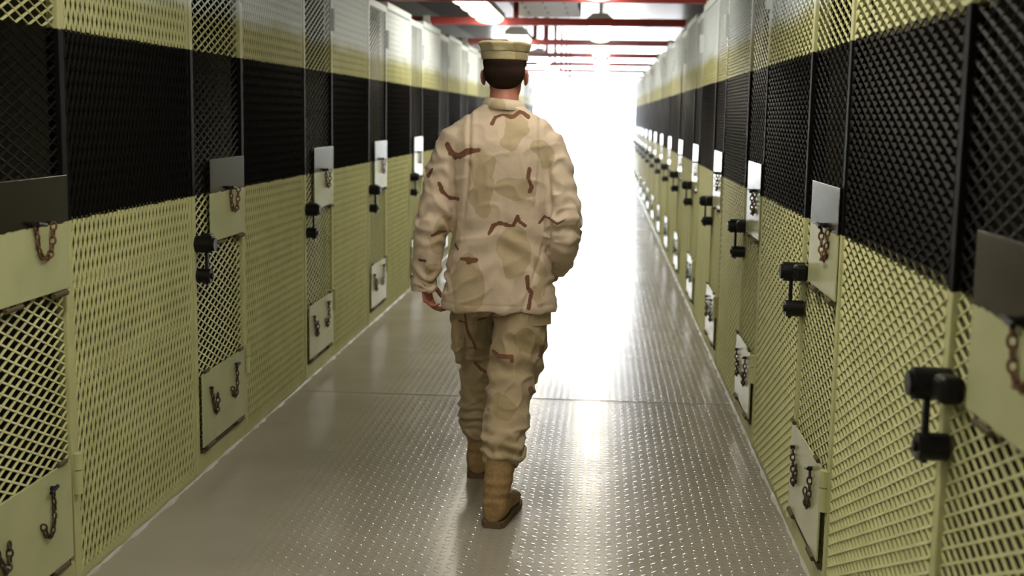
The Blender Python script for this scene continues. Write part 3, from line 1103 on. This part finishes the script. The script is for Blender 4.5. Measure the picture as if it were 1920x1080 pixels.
# collar (folded down stand collar)
bm = NB()
n = 40
rings = []
prof = [(0.061, 1.545, 0), (0.063, 1.559, 0), (0.068, 1.561, 0), (0.077, 1.545, 0), (0.090, 1.523, 0.002), (0.086, 1.519, 0.002), (0.075, 1.525, 0), (0.063, 1.520, 0)]
for i in range(n):
    t = PI * 1.5 + (i / (n - 1) - 0.5) * 2 * PI * 0.93
    rg = []
    fr = max(0, math.sin(t))                   # towards the throat
    for r, z, _ in prof:
        rr = r * (1 + 0.05 * math.sin(3 * t))
        rg.append(bm.verts.new(Vector(L(-0.380 + rr * 1.03 * math.cos(t), 4.748 + rr * 1.02 * math.sin(t) + 0.012 * fr, z - 0.03 * fr * (r / .08) - 0.006 * math.cos(t)))))
    rings.append(rg)
for i in range(n - 1):
    for k in range(len(prof)):
        k2 = (k + 1) % len(prof)
        bm.faces.new((rings[i][k], rings[i][k2], rings[i + 1][k2], rings[i + 1][k]))
bm.faces.new(rings[0]); bm.faces.new(rings[-1][::-1])
bmesh.ops.recalc_face_normals(bm, faces=bm.faces)
col = mesh_obj('collar', bm, M_CLOTH, jacket, True)
camo(col.data, [], [(-0.40, 1.53, 0.03, 0.03)], 4.80, (CX, CY, 0))

# cuffs
for (c, a, nm) in (((-0.680, 4.722, 0.845), 0.0475, (0, 0, 1)), ((-0.1645, 4.90, 0.920), 0.048, (0, 0.92, -.35))):
    bm = NB()
    d = Vector(nm).normalized()
    cc = Vector(L(*c))
    limb(bm, [(cc - d * 0.024, a, a * 1.03), (cc - d * 0.020, a + .002, a + .003), (cc + d * 0.018, a + 0.003, a + 0.004), (cc + d * 0.022, a, a)], 28)
    bmesh.ops.subdivide_edges(bm, edges=bm.edges, cuts=1)
    cu = mesh_obj('cuff', bm, M_CLOTH, jacket, True)
    camo(cu.data, [], [(-0.69, 0.84, 0.03, 0.02)], 4.80, (CX, CY, 0))

# ---- trousers
bm = NB()
loft(bm, [(L(-0.384, 4.738, z), (a, 0, 0), (0, b, 0)) for z, a, b in ((0.74, 0.155, 0.10), (0.80, 0.182, 0.125), (0.88, 0.182, 0.125), (0.98, 0.165, 0.115), (1.0, 0.16, 0.11))], 32, 2.3)
# left (forward) leg, wide cargo side
limb(bm, [(L(-0.470, 4.745, 0.84), 0.092, 0.11), (L(-0.482, 4.80, 0.73), 0.086, 0.105), (L(-0.490, 4.86, 0.62), 0.078, 0.092), (L(-0.490, 4.925, 0.50), 0.066, 0.078),
          (L(-0.492, 4.965, 0.40), 0.066, 0.074), (L(-0.493, 4.985, 0.30), 0.066, 0.073), (L(-0.492, 4.995, 0.225), 0.066, 0.072), (L(-0.490, 5.0, 0.195), 0.062, 0.066), (L(-0.488, 5.0, 0.17), 0.046, 0.050)], 26)
# right (trailing) leg
limb(bm, [(L(-0.292, 4.735, 0.84), 0.098, 0.115), (L(-0.300, 4.725, 0.74), 0.100, 0.115), (L(-0.312, 4.70, 0.62), 0.097, 0.105), (L(-0.325, 4.665, 0.50), 0.088, 0.095),
          (L(-0.335, 4.60, 0.40), 0.083, 0.088), (L(-0.340, 4.52, 0.32), 0.078, 0.082), (L(-0.345, 4.465, 0.255), 0.078, 0.080), (L(-0.347, 4.445, 0.225), 0.068, 0.070), (L(-0.348, 4.435, 0.205), 0.052, 0.055)], 26)
# cargo pockets on the thighs
ell(bm, L(-0.548, 4.80, 0.655), (0.032, 0.075, 0.125))
ell(bm, L(-0.240, 4.71, 0.655), (0.036, 0.080, 0.19))
me = remesh(bm, 0.0055, 5)


def tf(c, n):
    x, z = c.x, c.z
    right = x > -0.045
    ky, by = (0.52, 0.27)
    a = noise.noise(Vector((x * 14, c.y * 12, z * 11)))
    rid = max(0, 1 - abs(noise.noise(Vector((x * 9 + z * 10, c.y * 9, z * 9 - x * 9 + (7 if right else 0))))) * 3.0)
    d = 0.004 * a + 0.0095 * rid * rid
    e = math.exp(-((z - by) / 0.06) ** 2)
    d += 0.008 * e * math.sin(z * 150 + 3 * noise.noise(Vector((x * 18, c.y * 18, z * 6))) + x * 14)
    e = math.exp(-((z - ky) / 0.13) ** 2)
    d += 0.0048 * e * math.sin(z * 62 + x * 34 * (1 if right else -1) + 2.5 * a)
    return d


folds(me, tf)
tro = finish(me, 'trousers', M_CLOTH2, person)
camo(me, TROUSER_STREAKS, TROUSER_KHAKI, 5.2, (CX, CY, 0))
# pocket flap on the right hip
bm = NB()
vs = []
for i in range(7):
    u = i / 6
    x = 0.105 + 0.095 * u
    y = -0.112 + 0.07 * u * u - 0.004
    vs.append([bm.verts.new((x, y, 0.785)), bm.verts.new((x, y - 0.006, 0.755)), bm.verts.new((x + 0.002, y - 0.010 + .002 * math.sin(u * 7), 0.708))])
for i in range(6):
    for k in range(2):
        bm.faces.new((vs[i][k], vs[i + 1][k], vs[i + 1][k + 1], vs[i][k + 1]))
ret = bmesh.ops.extrude_face_region(bm, geom=bm.faces[:])
for v in ret['geom']:
    if isinstance(v, bmesh.types.BMVert):
        v.co.y += 0.006
bmesh.ops.subdivide_edges(bm, edges=bm.edges, cuts=2, use_grid_fill=True)
bmesh.ops.recalc_face_normals(bm, faces=bm.faces)
fl = mesh_obj('pocket_flap', bm, M_CLOTH2, tro)
camo(fl.data, [], [], 5.2, (CX, CY, 0))


# ---- boots
def boot(heel, yaw, shaft, pitch=0.0, sw=0.052):
    """heel: point on floor at the middle of the heel"""
    R = Matrix.Translation(Vector(L(*heel))) @ Matrix.Rotation(-yaw, 4, 'Z') @ Matrix.Rotation(pitch, 4, 'X')

    def T(x, y, z):
        return R @ Vector((x, y, z))
    bm = NB()
    # foot body
    secs = [(-0.038, 0.032, 0.050, 0.080), (-0.02, 0.044, 0.060, 0.100), (0.02, 0.050, 0.065, 0.115), (0.06, 0.048, 0.062, 0.110), (0.10, 0.042, 0.052, 0.080),
            (0.15, 0.048, 0.044, 0.062), (0.20, 0.052, 0.040, 0.050), (0.24, 0.046, 0.036, 0.042), (0.262, 0.030, 0.030, 0.030)]
    ax = (R.to_3x3() @ Vector((1, 0, 0)))
    az = (R.to_3x3() @ Vector((0, 0, 1)))
    loft(bm, [(T(0, y_, 0.022 + h * 0.5), ax * wd, az * (h * 0.55)) for y_, wd, _, h in secs], 20, 2.6)
    s0, s1 = Vector(L(*shaft[0])), Vector(L(*shaft[1]))
    limb(bm, [(T(0, 0.015, 0.06), 0.048, 0.052), (T(0, 0.012, 0.10), 0.046, 0.050), (s0, sw, sw), (s0.lerp(s1, .5), sw + .003, sw + .003), (s1, sw + .005, sw + .005)], 20)
    me = remesh(bm, 0.005, 4)
    folds(me, lambda c, n: 0.0018 * noise.noise(Vector((c.x * 30, c.y * 30, c.z * 60))) + 0.0015 * math.sin(c.z * 160) * (1 if 0.10 < c.z < 0.2 else 0))
    b = finish(me, 'boot', M_BOOT, person)
    bm = NB()
    out = [(0.030, -0.044), (0.044, -0.022), (0.046, 0.06), (0.047, 0.12), (0.055, 0.19), (0.050, 0.245), (0.028, 0.272)]
    ring = [(x, y_) for x, y_ in out] + [(-x, y_) for x, y_ in reversed(out)]
    A = [bm.verts.new(T(x, y_, 0.0 if not 0.07 < y_ < 0.13 else 0.010)) for x, y_ in ring]
    B = [bm.verts.new(T(x, y_, 0.024)) for x, y_ in ring]
    k = len(ring)
    for i in range(k):
        bm.faces.new((A[i], A[(i + 1) % k], B[(i + 1) % k], B[i]))
    bm.faces.new(A[::-1]); bm.faces.new(B)
    bmesh.ops.recalc_face_normals(bm, faces=bm.faces)
    mesh_obj('sole', bm, M_SOLE, b)


boot((-0.362, 4.385, 0.001), math.radians(9), ((-0.354, 4.405, 0.15), (-0.348, 4.435, 0.235)))
boot((-0.487, 5.00, 0.001), math.radians(-3), ((-0.486, 5.00, 0.13), (-0.486, 5.00, 0.22)), 0.0, 0.045)

# added scattering volume, stands in for lens glare round the bright open end
bm = NB(); box(bm, XL + 0.13, XR - 0.13, 10.0, 31.8, 0.01, 2.30)
hm = bpy.data.materials.new('added_glare')
hm.use_nodes = True
hm.node_tree.nodes.remove(hm.node_tree.nodes['Principled BSDF'])
vs_ = hm.node_tree.nodes.new('ShaderNodeVolumeScatter')
vs_.inputs['Color'].default_value = (0.9, 0.93, 1, 1)
vs_.inputs['Density'].default_value = 0.014
vs_.inputs['Anisotropy'].default_value = 0.8
hm.node_tree.links.new(vs_.outputs[0], hm.node_tree.nodes['Material Output'].inputs['Volume'])
hz = mesh_obj('added_glare', bm, hm)
hz['kind'] = 'stuff'
hz['label'] = 'added glow volume standing in for lens glare near the open end'
hz['category'] = 'added_glare'
